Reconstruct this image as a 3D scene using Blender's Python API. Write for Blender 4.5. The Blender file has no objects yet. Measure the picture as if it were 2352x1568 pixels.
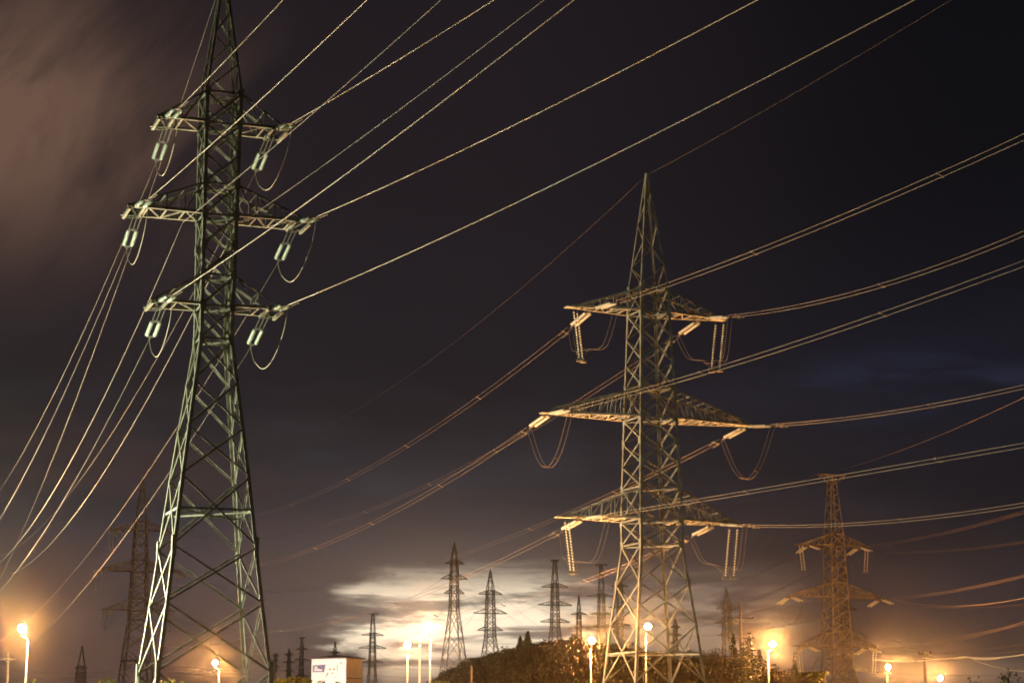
import bpy, bmesh, math, random
from mathutils import Vector, Matrix
S = bpy.context.scene
COL = S.collection
R = math.radians
rnd = random.Random(7)

# ------------------------------------------------------------------ camera
FPX = 4500.0                      # focal length in units of a 2352 wide picture
TILT = R(11.2646)
CAMZ = 2.0
cam = bpy.data.cameras.new('camera')
cam.sensor_width = 36.0
cam.lens = 36.0 * FPX / 2352.0
cam.clip_start = 0.1
cam.clip_end = 12000
cam_o = bpy.data.objects.new('camera', cam)
COL.objects.link(cam_o)
cam_o.location = (0, 0, CAMZ)
cam_o.rotation_euler = (R(90) + TILT, 0, 0)
S.camera = cam_o
S.view_settings.view_transform = 'Standard'
S.view_settings.look = 'None'
S.view_settings.exposure = 0.0
S.view_settings.gamma = 1.0
S.cycles.use_denoising = True
S.cycles.filter_width = 1.8
S.cycles.max_bounces = 5
S.cycles.diffuse_bounces = 2
S.cycles.glossy_bounces = 2
S.cycles.transmission_bounces = 2
S.cycles.volume_bounces = 0
S.cycles.sample_clamp_indirect = 0.0

# ------------------------------------------------------------------ world: night sky with drifting cloud
W = bpy.data.worlds.new('World')
S.world = W
W.use_nodes = True
nt = W.node_tree
for n in list(nt.nodes):
    nt.nodes.remove(n)


def nd(tree, t, **kw):
    n = tree.nodes.new(t)
    for k, v in kw.items():
        setattr(n, k, v)
    return n


class NT:
    """tiny expression helper over a node tree"""
    def __init__(self, tree):
        self.t = tree

    def put(self, sock, v):
        if isinstance(v, (int, float)):
            sock.default_value = v
        elif isinstance(v, (tuple, list)):
            sock.default_value = v
        else:
            self.t.links.new(v, sock)

    def m(self, op, a, b=0.0, c=None):
        n = nd(self.t, 'ShaderNodeMath', operation=op)
        self.put(n.inputs[0], a)
        self.put(n.inputs[1], b)
        if c is not None:
            self.put(n.inputs[2], c)
        return n.outputs[0]

    def ss(self, v, lo, hi):
        n = nd(self.t, 'ShaderNodeMapRange', interpolation_type='SMOOTHSTEP')
        self.put(n.inputs[0], v)
        n.inputs[1].default_value = lo
        n.inputs[2].default_value = hi
        return n.outputs[0]

    def noise(self, x, y, z=0.0, scale=1.0, detail=4.0, rough=0.55, dist=0.0):
        c = nd(self.t, 'ShaderNodeCombineXYZ')
        self.put(c.inputs[0], x)
        self.put(c.inputs[1], y)
        self.put(c.inputs[2], z)
        n = nd(self.t, 'ShaderNodeTexNoise')
        self.t.links.new(c.outputs[0], n.inputs['Vector'])
        n.inputs['Scale'].default_value = scale
        n.inputs['Detail'].default_value = detail
        n.inputs['Roughness'].default_value = rough
        n.inputs['Distortion'].default_value = dist
        return n.outputs['Fac']

    def mix(self, f, a, b, mode='MIX'):
        n = nd(self.t, 'ShaderNodeMix', data_type='RGBA', blend_type=mode)
        self.put(n.inputs[0], f)
        for s, v in ((n.inputs[6], a), (n.inputs[7], b)):
            if isinstance(v, tuple) and len(v) == 3:
                v = v + (1.0,)
            self.put(s, v)
        return n.outputs[2]

    def gauss(self, u, v, u0, v0, su, sv):
        a = self.m('POWER', self.m('ABSOLUTE', self.m('DIVIDE', self.m('SUBTRACT', u, u0), su)), 2.0)
        b = self.m('POWER', self.m('ABSOLUTE', self.m('DIVIDE', self.m('SUBTRACT', v, v0), sv)), 2.0)
        return self.m('EXPONENT', self.m('MULTIPLY', self.m('ADD', a, b), -0.5))


X = NT(nt)
tc = nd(nt, 'ShaderNodeTexCoord')
sep = nd(nt, 'ShaderNodeSeparateXYZ')
nt.links.new(tc.outputs['Generated'], sep.inputs[0])
DEG = 57.29578
AZ = X.m('MULTIPLY', X.m('ARCTAN2', sep.outputs[0], sep.outputs[1]), DEG)     # degrees right of north
EL = X.m('MULTIPLY', X.m('ARCSINE', sep.outputs[2]), DEG)                     # degrees above the horizon


def ramp(tree, fac, stops, lo, hi, interp='EASE'):
    r = nd(tree, 'ShaderNodeValToRGB')
    r.color_ramp.interpolation = interp
    e = r.color_ramp.elements
    while len(e) < len(stops):
        e.new(0.5)
    for q, (p, c) in zip(e, stops):
        q.position = (p - lo) / (hi - lo)
        q.color = tuple(c) + (1.0,)
    tree.links.new(fac, r.inputs[0])
    return r.outputs[0]


fe = X.m('DIVIDE', EL, 40.0)
base = ramp(nt, fe, [(0, (.085, .050, .036)), (1.8, (.076, .044, .037)), (4.0, (.043, .0280, .0275)), (7.0, (.0235, .0190, .0205)),
                     (11, (.0172, .0132, .0160)), (17, (.0160, .0114, .0140)), (30, (.011, .008, .0095))], 0, 40)
# the east side of the sky is darker and bluer
fa = X.ss(AZ, -2.0, 14.5)
east = ramp(nt, fe, [(0, (.070, .040, .026)), (1.8, (.055, .033, .024)), (4.0, (.022, .0155, .0155)), (7.0, (.0100, .0088, .0120)),
                     (11, (.0066, .0060, .0092)), (17, (.0045, .0040, .0054)), (30, (.002, .002, .003))], 0, 40)
sky = X.mix(fa, base, east)
# broad soft banks of cloud
nb = X.noise(X.m('MULTIPLY', AZ, .05), X.m('MULTIPLY', EL, .22), 3.1, 1.0, 5, .55, .4)
sky = X.mix(X.m('MULTIPLY', X.ss(nb, .42, .68), X.ss(EL, 16, 4)), sky, X.mix(1.0, sky, (1.5, 1.6, 1.8), 'MULTIPLY'))
sky = X.mix(X.m('MULTIPLY', X.ss(nb, .52, .32), X.ss(EL, 13, 3)), sky, X.mix(1.0, sky, (.78, .66, .62), 'MULTIPLY'))
# lit cloud smeared by the wind, high on the left
dg = X.m('ADD', X.m('MULTIPLY', AZ, .80), X.m('MULTIPLY', EL, -.60))
dp = X.m('ADD', X.m('MULTIPLY', AZ, .60), X.m('MULTIPLY', EL, .80))
nc = X.noise(X.m('MULTIPLY', dg, .40), X.m('MULTIPLY', dp, .13), 1.7, 1.0, 5, .55, .5)
c1 = X.m('MULTIPLY', X.gauss(AZ, EL, -15.6, 17.5, 2.7, 2.5), 1.25)
c1 = X.m('MULTIPLY', c1, X.m('ADD', .34, X.m('MULTIPLY', X.ss(nc, .30, .68), .66)))
c2 = X.m('MULTIPLY', X.gauss(AZ, EL, -10.6, 17.0, 2.3, 2.2), X.m('MULTIPLY', X.ss(nc, .34, .7), .36))
sky = X.mix(X.m('MINIMUM', X.m('ADD', c1, c2), 1.0), sky, (.150, .085, .060))
# reddish banks low on the left
nm = X.noise(X.m('MULTIPLY', AZ, .16), X.m('MULTIPLY', EL, .55), 6.6, 1.0, 5, .55, .4)
sky = X.mix(X.m('MULTIPLY', X.m('MULTIPLY', X.gauss(AZ, EL, -11.5, 5.2, 6.0, 2.2), X.ss(nm, .40, .62)), .75), sky, (.062, .034, .030))
nm2 = X.noise(X.m('MULTIPLY', AZ, .30), X.m('MULTIPLY', EL, 1.2), 2.2, 1.0, 5, .55, .3)
sky = X.mix(X.m('MULTIPLY', X.m('MULTIPLY', X.gauss(AZ, EL, -6.0, 7.6, 7.0, 1.2), X.ss(nm2, .48, .70)), .5), sky, (.040, .038, .044))
# faint blue gaps in the cloud on the right
nblu = X.noise(X.m('MULTIPLY', AZ, .22), X.m('MULTIPLY', EL, 1.1), 8.3, 1.0, 4, .55, .2)
blu = X.m('MULTIPLY', X.gauss(AZ, EL, 12.2, 9.7, 2.4, .6), X.ss(nblu, .42, .72))
blu2 = X.m('MULTIPLY', X.gauss(AZ, EL, 12.5, 9.4, 3.5, 2.0), .09)
sky = X.mix(X.m('ADD', blu, blu2), sky, (.024, .030, .062))
# the afterglow low behind the hill, cut by streaks of dark cloud
ns = X.noise(X.m('MULTIPLY', AZ, .20), X.m('MULTIPLY', EL, 1.35), 5.2, 1.0, 5, .58, .35)
nw = X.noise(X.m('MULTIPLY', AZ, .5), X.m('MULTIPLY', EL, 1.6), 9.9, 1.0, 4, .55, .2)
AZw = X.m('ADD', AZ, X.m('MULTIPLY', X.m('SUBTRACT', nw, .5), 5.0))
gl = X.m('MULTIPLY', X.ss(AZw, -5.4, -3.6), X.m('ADD', X.m('MULTIPLY', X.ss(AZw, 2.8, .0), .82), X.m('MULTIPLY', X.ss(AZw, 9.0, 6.0), .18)))
ELw = X.m('ADD', EL, X.m('MULTIPLY', X.m('SUBTRACT', ns, .5), 2.2))
gl = X.m('MULTIPLY', gl, X.m('MULTIPLY', X.ss(ELw, 5.1, 3.5), X.ss(EL, .9, 3.0)))
gl = X.m('MULTIPLY', gl, X.m('ADD', .12, X.m('MULTIPLY', X.ss(ns, .40, .55), .88)))
soft = X.m('MULTIPLY', X.gauss(AZ, EL, -1.5, 3.4, 4.4, 1.7), .22)
sky = X.mix(soft, sky, (.42, .32, .24))
sky = X.mix(X.m('MULTIPLY', gl, .92), sky, (1.25, 1.04, .76))
# thin brighter strips near the right horizon
st = X.m('MULTIPLY', X.gauss(AZ, EL, 12.5, 1.6, 2.2, .30), .45)
sky = X.mix(st, sky, (.34, .24, .16))
# below the horizon
sky = X.mix(X.ss(EL, 0.0, -2.0), sky, (.012, .008, .006))
nish = nd(nt, 'ShaderNodeTexSky', sky_type='NISHITA')
nish.sun_disc = False
nish.sun_elevation = R(-4.0)
nish.sun_rotation = R(-1.5)
bg1 = nd(nt, 'ShaderNodeBackground')
nt.links.new(nish.outputs[0], bg1.inputs[0])
bg1.inputs[1].default_value = 0.012
bg2 = nd(nt, 'ShaderNodeBackground')
nt.links.new(sky, bg2.inputs[0])
bg2.inputs[1].default_value = 1.0
addw = nd(nt, 'ShaderNodeAddShader')
nt.links.new(bg1.outputs[0], addw.inputs[0])
nt.links.new(bg2.outputs[0], addw.inputs[1])
wo = nd(nt, 'ShaderNodeOutputWorld')
nt.links.new(addw.outputs[0], wo.inputs[0])

LAMP_POWER = 100000.0

# ------------------------------------------------------------------ geometry of the view (turns a photo point at a depth into a place)
CT, ST = math.cos(TILT), math.sin(TILT)


def ray(px, py):
    x = (px - 1176.0) / FPX
    u = -(py - 784.0) / FPX
    return Vector((x, CT - u * ST, ST + u * CT))


def at(px, py, Y):
    r = ray(px, py)
    k = Y / r.y
    return Vector((k * r.x, Y, CAMZ + k * r.z))


def meet(P, h, px, py):
    """where the sight line of (px,py) crosses the vertical plane through P with heading h: distance along h and height"""
    r = ray(px, py)
    det = r.x * -h[1] + h[0] * r.y
    k = (P.x * -h[1] + h[0] * P.y) / det
    t = (r.x * P.y - r.y * P.x) / det
    return t, CAMZ + k * r.z


# ------------------------------------------------------------------ object helpers
def tag(o, label=None, cat=None, group=None, kind=None):
    if label:
        o['label'] = label
    if cat:
        o['category'] = cat
    if group:
        o['group'] = group
    if kind:
        o['kind'] = kind
    return o


def empty(name, loc, rz=0.0):
    o = bpy.data.objects.new(name, None)
    o.empty_display_size = 0.5
    o.location = loc
    o.rotation_euler = (0, 0, rz)
    COL.objects.link(o)
    return o


class MB:
    def __init__(self):
        self.v = []
        self.f = []
        self.sm = False

    def prism(self, a, b, prof_a, prof_b, caps=True):
        n = len(prof_a)
        o = len(self.v)
        self.v += [tuple(p) for p in prof_a] + [tuple(p) for p in prof_b]
        for i in range(n):
            j = (i + 1) % n
            self.f.append((o + i, o + j, o + n + j, o + n + i))
        if caps:
            self.f.append(tuple(range(o + n - 1, o - 1, -1)))
            self.f.append(tuple(range(o + n, o + 2 * n)))

    def angle(self, a, b, u, v, w, th=None):
        """rolled steel angle: corner line a-b, flanges along u and v"""
        th = th or max(.012, w * .13)
        u = u.normalized()
        v = v.normalized()
        pr = [(0, 0), (w, 0), (w, th), (th, th), (th, w), (0, w)]
        self.prism(a, b, [a + u * p + v * q for p, q in pr], [b + u * p + v * q for p, q in pr])

    def brace(self, a, b, n, w, inset=0.0):
        """angle lying in a face with outward normal n"""
        d = (b - a).normalized()
        u = d.cross(n)
        if u.length < 1e-4:
            u = d.orthogonal()
        u.normalize()
        if u.z > 0:
            u = -u          # heel of the angle uppermost, free edge down
        m = u.cross(d).normalized()
        if m.dot(n) < 0:
            m = -m
        off = u * (-w / 2) - m * inset
        self.angle(a + off, b + off, u, -m, w)

    def bar(self, a, b, w, h=None, sides=4):
        h = h or w
        d = (b - a).normalized()
        u = d.cross(Vector((0, 0, 1)))
        if u.length < 1e-3:
            u = d.cross(Vector((1, 0, 0)))
        u.normalize()
        v = u.cross(d).normalized()
        pr = []
        for i in range(sides):
            t = 2 * math.pi * (i + .5) / sides
            k = math.sqrt(2) / 2 if sides == 4 else .5
            pr.append((math.cos(t) * w * k, math.sin(t) * h * k))
        self.prism(a, b, [a + u * p + v * q for p, q in pr], [b + u * p + v * q for p, q in pr])

    def tube(self, pts, r, sides=6, r1=None):
        n = len(pts)
        o = len(self.v)
        r1 = r if r1 is None else r1
        for i, p in enumerate(pts):
            d = (pts[min(i + 1, n - 1)] - pts[max(i - 1, 0)]).normalized()
            u = d.cross(Vector((0, 0, 1)))
            if u.length < 1e-3:
                u = d.cross(Vector((1, 0, 0)))
            u.normalize()
            w = u.cross(d).normalized()
            rr = r + (r1 - r) * i / max(1, n - 1)
            for k in range(sides):
                t = 2 * math.pi * k / sides
                self.v.append(tuple(p + u * (math.cos(t) * rr) + w * (math.sin(t) * rr)))
        for i in range(n - 1):
            for k in range(sides):
                j = (k + 1) % sides
                self.f.append((o + i * sides + k, o + i * sides + j, o + (i + 1) * sides + j, o + (i + 1) * sides + k))
        self.f.append(tuple(range(o + sides - 1, o - 1, -1)))
        self.f.append(tuple(range(o + (n - 1) * sides, o + n * sides)))

    def lathe(self, prof, c=Vector((0, 0, 0)), seg=10):
        o = len(self.v)
        for r, z in prof:
            for k in range(seg):
                t = 2 * math.pi * k / seg
                self.v.append((c.x + math.cos(t) * r, c.y + math.sin(t) * r, c.z + z))
        for i in range(len(prof) - 1):
            for k in range(seg):
                j = (k + 1) % seg
                self.f.append((o + i * seg + k, o + i * seg + j, o + (i + 1) * seg + j, o + (i + 1) * seg + k))
        self.f.append(tuple(range(o + seg - 1, o - 1, -1)))
        m = len(prof) - 1
        self.f.append(tuple(range(o + m * seg, o + (m + 1) * seg)))

    def box(self, c, sx, sy, sz, rot=None):
        o = len(self.v)
        for x in (-.5, .5):
            for y in (-.5, .5):
                for z in (-.5, .5):
                    p = Vector((x * sx, y * sy, z * sz))
                    if rot is not None:
                        p = rot @ p
                    self.v.append(tuple(c + p))
        for q in ((0, 1, 3, 2), (4, 6, 7, 5), (0, 4, 5, 1), (2, 3, 7, 6), (0, 2, 6, 4), (1, 5, 7, 3)):
            self.f.append(tuple(o + i for i in q))

    def plate(self, c, n, u, pts, th):
        """flat gusset: outline pts in the (u, n x u) plane round c"""
        u = u.normalized()
        n = n.normalized()
        w = n.cross(u)
        A = [c + u * p + w * q + n * (th / 2) for p, q in pts]
        B = [c + u * p + w * q - n * (th / 2) for p, q in pts]
        self.prism(None, None, B, A)

    def tri(self, a, b, c):
        o = len(self.v)
        self.v += [tuple(a), tuple(b), tuple(c)]
        self.f.append((o, o + 1, o + 2))

    def quad(self, a, b, c, d):
        o = len(self.v)
        self.v += [tuple(a), tuple(b), tuple(c), tuple(d)]
        self.f.append((o, o + 1, o + 2, o + 3))

    def mesh(self, name, mat, smooth=False):
        me = bpy.data.meshes.new(name)
        me.from_pydata(self.v, [], self.f)
        me.materials.append(mat)
        if smooth:
            for p in me.polygons:
                p.use_smooth = True
        me.update()
        return me

    def build(self, name, mat, parent=None, smooth=False):
        o = bpy.data.objects.new(name, self.mesh(name, mat, smooth))
        COL.objects.link(o)
        if parent:
            o.parent = parent
        return o


def link_mesh(name, me, parent=None):
    o = bpy.data.objects.new(name, me)
    COL.objects.link(o)
    if parent:
        o.parent = parent
    return o


# ------------------------------------------------------------------ materials
def mat(name, col, rough=.6, metal=0.0, var=.25, scale=3.0, col2=None, bump=0.0, emit=None, spec=.5):
    m = bpy.data.materials.new(name)
    m.use_nodes = True
    t = m.node_tree
    b = t.nodes['Principled BSDF']
    x = NT(t)
    tcn = nd(t, 'ShaderNodeTexCoord')
    nz = nd(t, 'ShaderNodeTexNoise')
    nz.inputs['Scale'].default_value = scale
    nz.inputs['Detail'].default_value = 5
    t.links.new(tcn.outputs['Object'], nz.inputs['Vector'])
    c2 = col2 or tuple(c * (1 - var) for c in col)
    mr = x.ss(nz.outputs['Fac'], .35, .65)
    t.links.new(x.mix(mr, tuple(col), tuple(c2)), b.inputs['Base Color'])
    b.inputs['Roughness'].default_value = rough
    b.inputs['Metallic'].default_value = metal
    b.inputs['Specular IOR Level'].default_value = spec
    if bump:
        bn = nd(t, 'ShaderNodeBump')
        bn.inputs['Strength'].default_value = bump
        t.links.new(nz.outputs['Fac'], bn.inputs['Height'])
        t.links.new(bn.outputs[0], b.inputs['Normal'])
    if emit:
        b.inputs['Emission Color'].default_value = tuple(emit[:3]) + (1,)
        b.inputs['Emission Strength'].default_value = emit[3]
    return m


M = dict(
    steel=mat('galvanised_steel', (.38, .385, .31), .55, .1, scale=1.6, col2=(.20, .22, .16)),
    greysteel=mat('grey_galvanised_steel', (.36, .35, .29), .55, .1, scale=1.1, col2=(.20, .195, .155)),
    warmsteel=mat('lamp_tinted_steel', (.36, .30, .22), .65, .1, scale=1.0, col2=(.19, .15, .10)),  # brown in the colour stands in for orange lamp light and glare
    darksteel=mat('dark_steel', (.19, .15, .115), .6, .1, scale=.8),  # warm tint carries the lamp glare seen on the far pylons
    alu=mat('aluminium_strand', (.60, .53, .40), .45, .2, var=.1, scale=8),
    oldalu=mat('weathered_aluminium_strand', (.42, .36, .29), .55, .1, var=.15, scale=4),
    dimalu=mat('dimmed_aluminium_strand', (.26, .21, .165), .6, .1, var=.15, scale=4),  # strand darkened in colour so the receding spans look less lit
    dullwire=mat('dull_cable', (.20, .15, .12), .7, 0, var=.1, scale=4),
    glass=mat('glass_insulator', (.80, .93, .78), .25, 0, var=.12, scale=6),
    porcelain=mat('pale_glass_insulator', (.80, .74, .60), .2, 0, var=.15, scale=6),
    fitting=mat('forged_fitting', (.15, .14, .12), .55, .2),
    concrete=mat('concrete', (.36, .34, .30), .9, 0, scale=2, bump=.1),
    lamp_pole=mat('grey_lamp_pole', (.33, .32, .30), .5, .1, var=.1),
    wood=mat('creosoted_wood', (.16, .11, .075), .9, 0, scale=4),
    bulb=mat('sodium_bulb', (1, .8, .5), .4, emit=(1.0, .72, .40, 60)),
    wall=mat('white_render_wall', (.72, .68, .66), .8, 0, var=.06, scale=.6),
    wall_side=mat('ochre_side_wall', (.62, .46, .28), .8, 0, var=.1, scale=.7),
    roof=mat('dark_sheet_roof', (.13, .085, .08), .7, 0),
    picture=mat('printed_picture', (.22, .19, .32), .6, 0, scale=1.1, col2=(.10, .08, .16)),
    picture_pale=mat('pale_print', (.70, .66, .64), .6, 0, scale=.8),
    ink=mat('brown_ink', (.22, .13, .09), .7, 0),
    soil=None,
)


def foliage(name, a, b, rough=.75):
    m = bpy.data.materials.new(name)
    m.use_nodes = True
    t = m.node_tree
    x = NT(t)
    p = t.nodes['Principled BSDF']
    g = nd(t, 'ShaderNodeNewGeometry')
    t.links.new(x.mix(g.outputs['Random Per Island'], tuple(a), tuple(b)), p.inputs['Base Color'])
    p.inputs['Roughness'].default_value = rough
    p.inputs['Specular IOR Level'].default_value = .2
    return m


M['needle'] = foliage('spruce_needles', (.030, .033, .012), (.062, .052, .020))
M['leaf'] = foliage('broad_leaves', (.085, .105, .025), (.15, .14, .035))
M['dry'] = foliage('dry_grass', (.020, .015, .005), (.052, .035, .010))
M['bark'] = mat('bark', (.11, .08, .055), .9, scale=5)


def ground_mat():
    m = bpy.data.materials.new('dry_meadow')
    m.use_nodes = True
    t = m.node_tree
    x = NT(t)
    p = t.nodes['Principled BSDF']
    tcn = nd(t, 'ShaderNodeTexCoord')
    n1 = nd(t, 'ShaderNodeTexNoise')
    n1.inputs['Scale'].default_value = .09
    n1.inputs['Detail'].default_value = 8
    n2 = nd(t, 'ShaderNodeTexNoise')
    n2.inputs['Scale'].default_value = 1.1
    n2.inputs['Detail'].default_value = 6
    for n in (n1, n2):
        t.links.new(tcn.outputs['Object'], n.inputs['Vector'])
    c = x.mix(x.ss(n1.outputs['Fac'], .38, .62), (.045, .032, .011), (.026, .022, .008))
    c = x.mix(x.ss(n2.outputs['Fac'], .45, .75), c, (.060, .042, .016))
    t.links.new(c, p.inputs['Base Color'])
    p.inputs['Roughness'].default_value = .95
    bn = nd(t, 'ShaderNodeBump')
    bn.inputs['Strength'].default_value = .6
    bn.inputs['Distance'].default_value = .5
    t.links.new(n2.outputs['Fac'], bn.inputs['Height'])
    t.links.new(bn.outputs[0], p.inputs['Normal'])
    return m


M['soil'] = ground_mat()

# ------------------------------------------------------------------ ground
RIDGE = [(-1600, 1612), (880, 1604), (985, 1580), (1030, 1548), (1065, 1533), (1105, 1518), (1150, 1506), (1205, 1494), (1260, 1484), (1310, 1480),
         (1350, 1484), (1420, 1494), (1480, 1506), (1560, 1520), (1640, 1519), (1690, 1524), (1750, 1540), (1800, 1552), (1860, 1572),
         (2000, 1588), (2500, 1600), (4000, 1610)]
YR = 290.0


def ridge_py(px):
    for (a, pa), (b, pb) in zip(RIDGE, RIDGE[1:]):
        if a <= px <= b:
            t = (px - a) / (b - a)
            return pa + (pb - pa) * t
    return 1611.0


def hsh(x, y):
    return (math.sin(x * .31 + 1.3 * math.sin(y * .17)) + math.sin(y * .23 + x * .11) + .6 * math.sin(x * .9 + y * .7)) / 2.6


def ground_z(x, y):
    if y < 60:
        return 0.0
    px = 1176 + FPX * x / (y * 0.985)
    slope = (at(px, ridge_py(px), YR).z - CAMZ) / YR
    zr = CAMZ + slope * YR
    toe = 214.0
    if y < YR:
        t = max(0.0, (y - toe) / (YR - toe))
        s = t * t * (3 - 2 * t)
        s = .55 * s + .45 * math.sin(t * math.pi / 2)if t > 0 else 0
        bump = .5 * hsh(x, y) * min(1, 4 * t * (1 - t))
        return max(0.0, zr * s + bump * min(1, zr / 6))
    yy = min(y, 1500.0)
    z = CAMZ + slope * yy - 0.6 - min(6.0, (yy - YR) * .012)
    blend = min(1.0, (y - YR) / 12.0)
    return zr * (1 - blend) + z * blend


def build_ground():
    m = MB()
    ys = [-6000, -1500, -400, -60, 20, 60, 120, 170, 200, 210] + [214 + 3.6 * i for i in range(1, 23)] + [296, 304, 316, 335, 365, 410, 480, 580, 720, 950, 1300, 2000, 3500, 7000]
    cols = [-2600 + 60 * i for i in range(120)]
    for y in ys:
        for c in cols:
            d = max(abs(y), 60)
            x = (c - 1176) / FPX * d * .985
            if y < 214:
                x = (c - 1176) / FPX * max(d, 200) * .985
            if c == cols[0]:
                x -= 5000
            if c == cols[-1]:
                x += 5000
            m.v.append((x, y, ground_z(x, y) if abs(x) < 3000 else 0.0))
    n = len(cols)
    for i in range(len(ys) - 1):
        for j in range(n - 1):
            m.f.append((i * n + j, i * n + j + 1, (i + 1) * n + j + 1, (i + 1) * n + j))
    o = m.build('ground', M['soil'], smooth=True)
    tag(o, 'dry grass meadow rising to a low hill', 'ground', kind='structure')


build_ground()

# ------------------------------------------------------------------ lattice pylons
CORN = [(-1, -1), (1, -1), (1, 1), (-1, 1)]


def lerp(a, b, t):
    return a + (b - a) * t


def width_at(levels, z):
    for (za, wa), (zb, wb) in zip(levels, levels[1:]):
        if zb <= z <= za:
            return lerp(wa, wb, (za - z) / (za - zb))
    return levels[0][1] if z > levels[0][0] else levels[-1][1]


def pylon(loc, yaw, spec, label, group, steel, leg_w, br_w, fine=True, name='lattice_pylon'):
    root = empty(name, loc, yaw)
    tag(root, label, 'pylon', group)
    lv = spec['levels']
    zs = spec['panels']                     # heights of the panel points from the top of the body down to the foot
    az, aw = spec['apex']

    def C(z, i):
        w = width_at(lv, z)
        return Vector((CORN[i][0] * w, CORN[i][1] * w, z))

    def member(mb, a, b, n, w, inset=0.0):
        if fine:
            mb.brace(a, b, n, w, inset)
        else:
            mb.bar(a, b, w)
    # the four legs
    knots = [z for z, _ in lv]
    for i in range(4):
        mb = MB()
        sx, sy = CORN[i]
        for za, zb in zip(knots, knots[1:]):
            a, b = C(za, i), C(zb, i)
            if fine:
                mb.angle(a, b, Vector((-sx, 0, 0)), Vector((0, -sy, 0)), leg_w)
            else:
                mb.bar(a, b, leg_w)
        if fine:
            for z in spec.get('splices', []):
                c = C(z, i)
                mb.box(c + Vector((-sx * leg_w * .4, sy * .02, 0)), leg_w * 1.1, .05, 1.5 * spec.get('splice', .6))
                mb.box(c + Vector((sx * .02, -sy * leg_w * .4, 0)), .05, leg_w * 1.1, 1.5 * spec.get('splice', .6))
        mb.build('leg', steel, root)
        fb = MB()
        c = C(zs[-1], i)
        fb.box(Vector((c.x, c.y, c.z - .25)), leg_w * 4.5, leg_w * 4.5, .9)
        fb.build('footing', M['concrete'], root)
    # body lattice, one mesh per pylon face
    for k in range(4):
        mb = MB()
        i, j = k, (k + 1) % 4
        n = Vector((CORN[i][0] + CORN[j][0], CORN[i][1] + CORN[j][1], 0)).normalized()
        for q, (za, zb) in enumerate(zip(zs, zs[1:])):
            if fine:
                member(mb, C(za, i), C(zb, j), n, br_w, .02)
                member(mb, C(za, j), C(zb, i), n, br_w, .02 + br_w * .16)
            else:
                member(mb, C(za, i), C(zb, j), n, br_w)
                member(mb, C(za, j), C(zb, i), n, br_w)
        for z in spec['belts']:
            member(mb, C(z, i), C(z, j), n, br_w * 1.15, .05)
        if fine:
            g = spec.get('gusset', .5)
            for z in spec['gussets']:
                for q in (i, j):
                    c = C(z, q) + n * .012
                    s = (C(z, j) - C(z, i)).normalized() * (1 if q == i else -1)
                    up = n.cross(s)
                    sg = 1 if up.z > 0 else -1
                    mb.plate(c, n, s, [(-.04, -g * .55), (g * .5, -g * .35), (g * .62, 0), (g * .5, g * .35), (-.04, g * .55)], .02)
        mb.build('lattice_face', steel, root)
    # plan bracing at the belts
    for z in spec['belts']:
        mb = MB()
        for i, j in ((0, 2), (1, 3)):
            member(mb, C(z, i) + Vector((0, 0, -.06 - .02 * i)), C(z, j) + Vector((0, 0, -.06 - .02 * i)), Vector((0, 0, 1)), br_w * .8)
        mb.build('plan_bracing', steel, root)
    # peak
    mb = MB()
    zt = lv[0][0]
    wt = lv[0][1]
    np_ = spec.get('peak_panels', 5)
    pz = [lerp(zt, az, 1 - (1 - t / np_) ** 1.25) for t in range(np_ + 1)]

    def K(z, i):
        w = lerp(wt, aw, (z - zt) / (az - zt))
        return Vector((CORN[i][0] * w, CORN[i][1] * w, z))
    for i in range(4):
        if fine:
            mb.angle(K(zt, i), K(az, i), Vector((-CORN[i][0], 0, 0)), Vector((0, -CORN[i][1], 0)), leg_w * .7)
        else:
            mb.bar(K(zt, i), K(az, i), leg_w * .8)
    for k in range(4):
        i, j = k, (k + 1) % 4
        n = Vector((CORN[i][0] + CORN[j][0], CORN[i][1] + CORN[j][1], 0)).normalized()
        for q in range(np_):
            a, b = (i, j) if (q + k) % 2 == 0 else (j, i)
            member(mb, K(pz[q], a), K(pz[q + 1], b), n, br_w * .75, .01)
            if not fine:
                continue
            if spec.get('peak_x'):
                member(mb, K(pz[q], b), K(pz[q + 1], a), n, br_w * .75, .03)
        member(mb, K(az, i), K(az, j), n, br_w * .75, .01)
    if spec.get('cap') == 'bar':
        L_ = spec.get('cap_len', 2.4)
        for sy in (-1, 1):
            mb.bar(Vector((-L_, sy * aw * .8, az + .1)), Vector((L_, sy * aw * .8, az + .1)), br_w * 1.4)
        for sx in (-1, 1):
            mb.bar(Vector((sx * L_, 0, az + .1)), Vector((sx * lerp(wt, aw, .86), 0, lerp(zt, az, .86))), br_w)
            mb.bar(Vector((sx * L_, -aw, az + .1)), Vector((sx * L_, aw, az + .1)), br_w * 1.3)
            mb.bar(Vector((sx * L_, 0, az + .1)), Vector((sx * L_, 0, az - .5)), br_w)
    else:
        mb.bar(Vector((0, 0, az - .05)), Vector((0, 0, az + spec.get('spike', .35))), aw * 1.6)
    mb.build('peak', steel, root)
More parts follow.
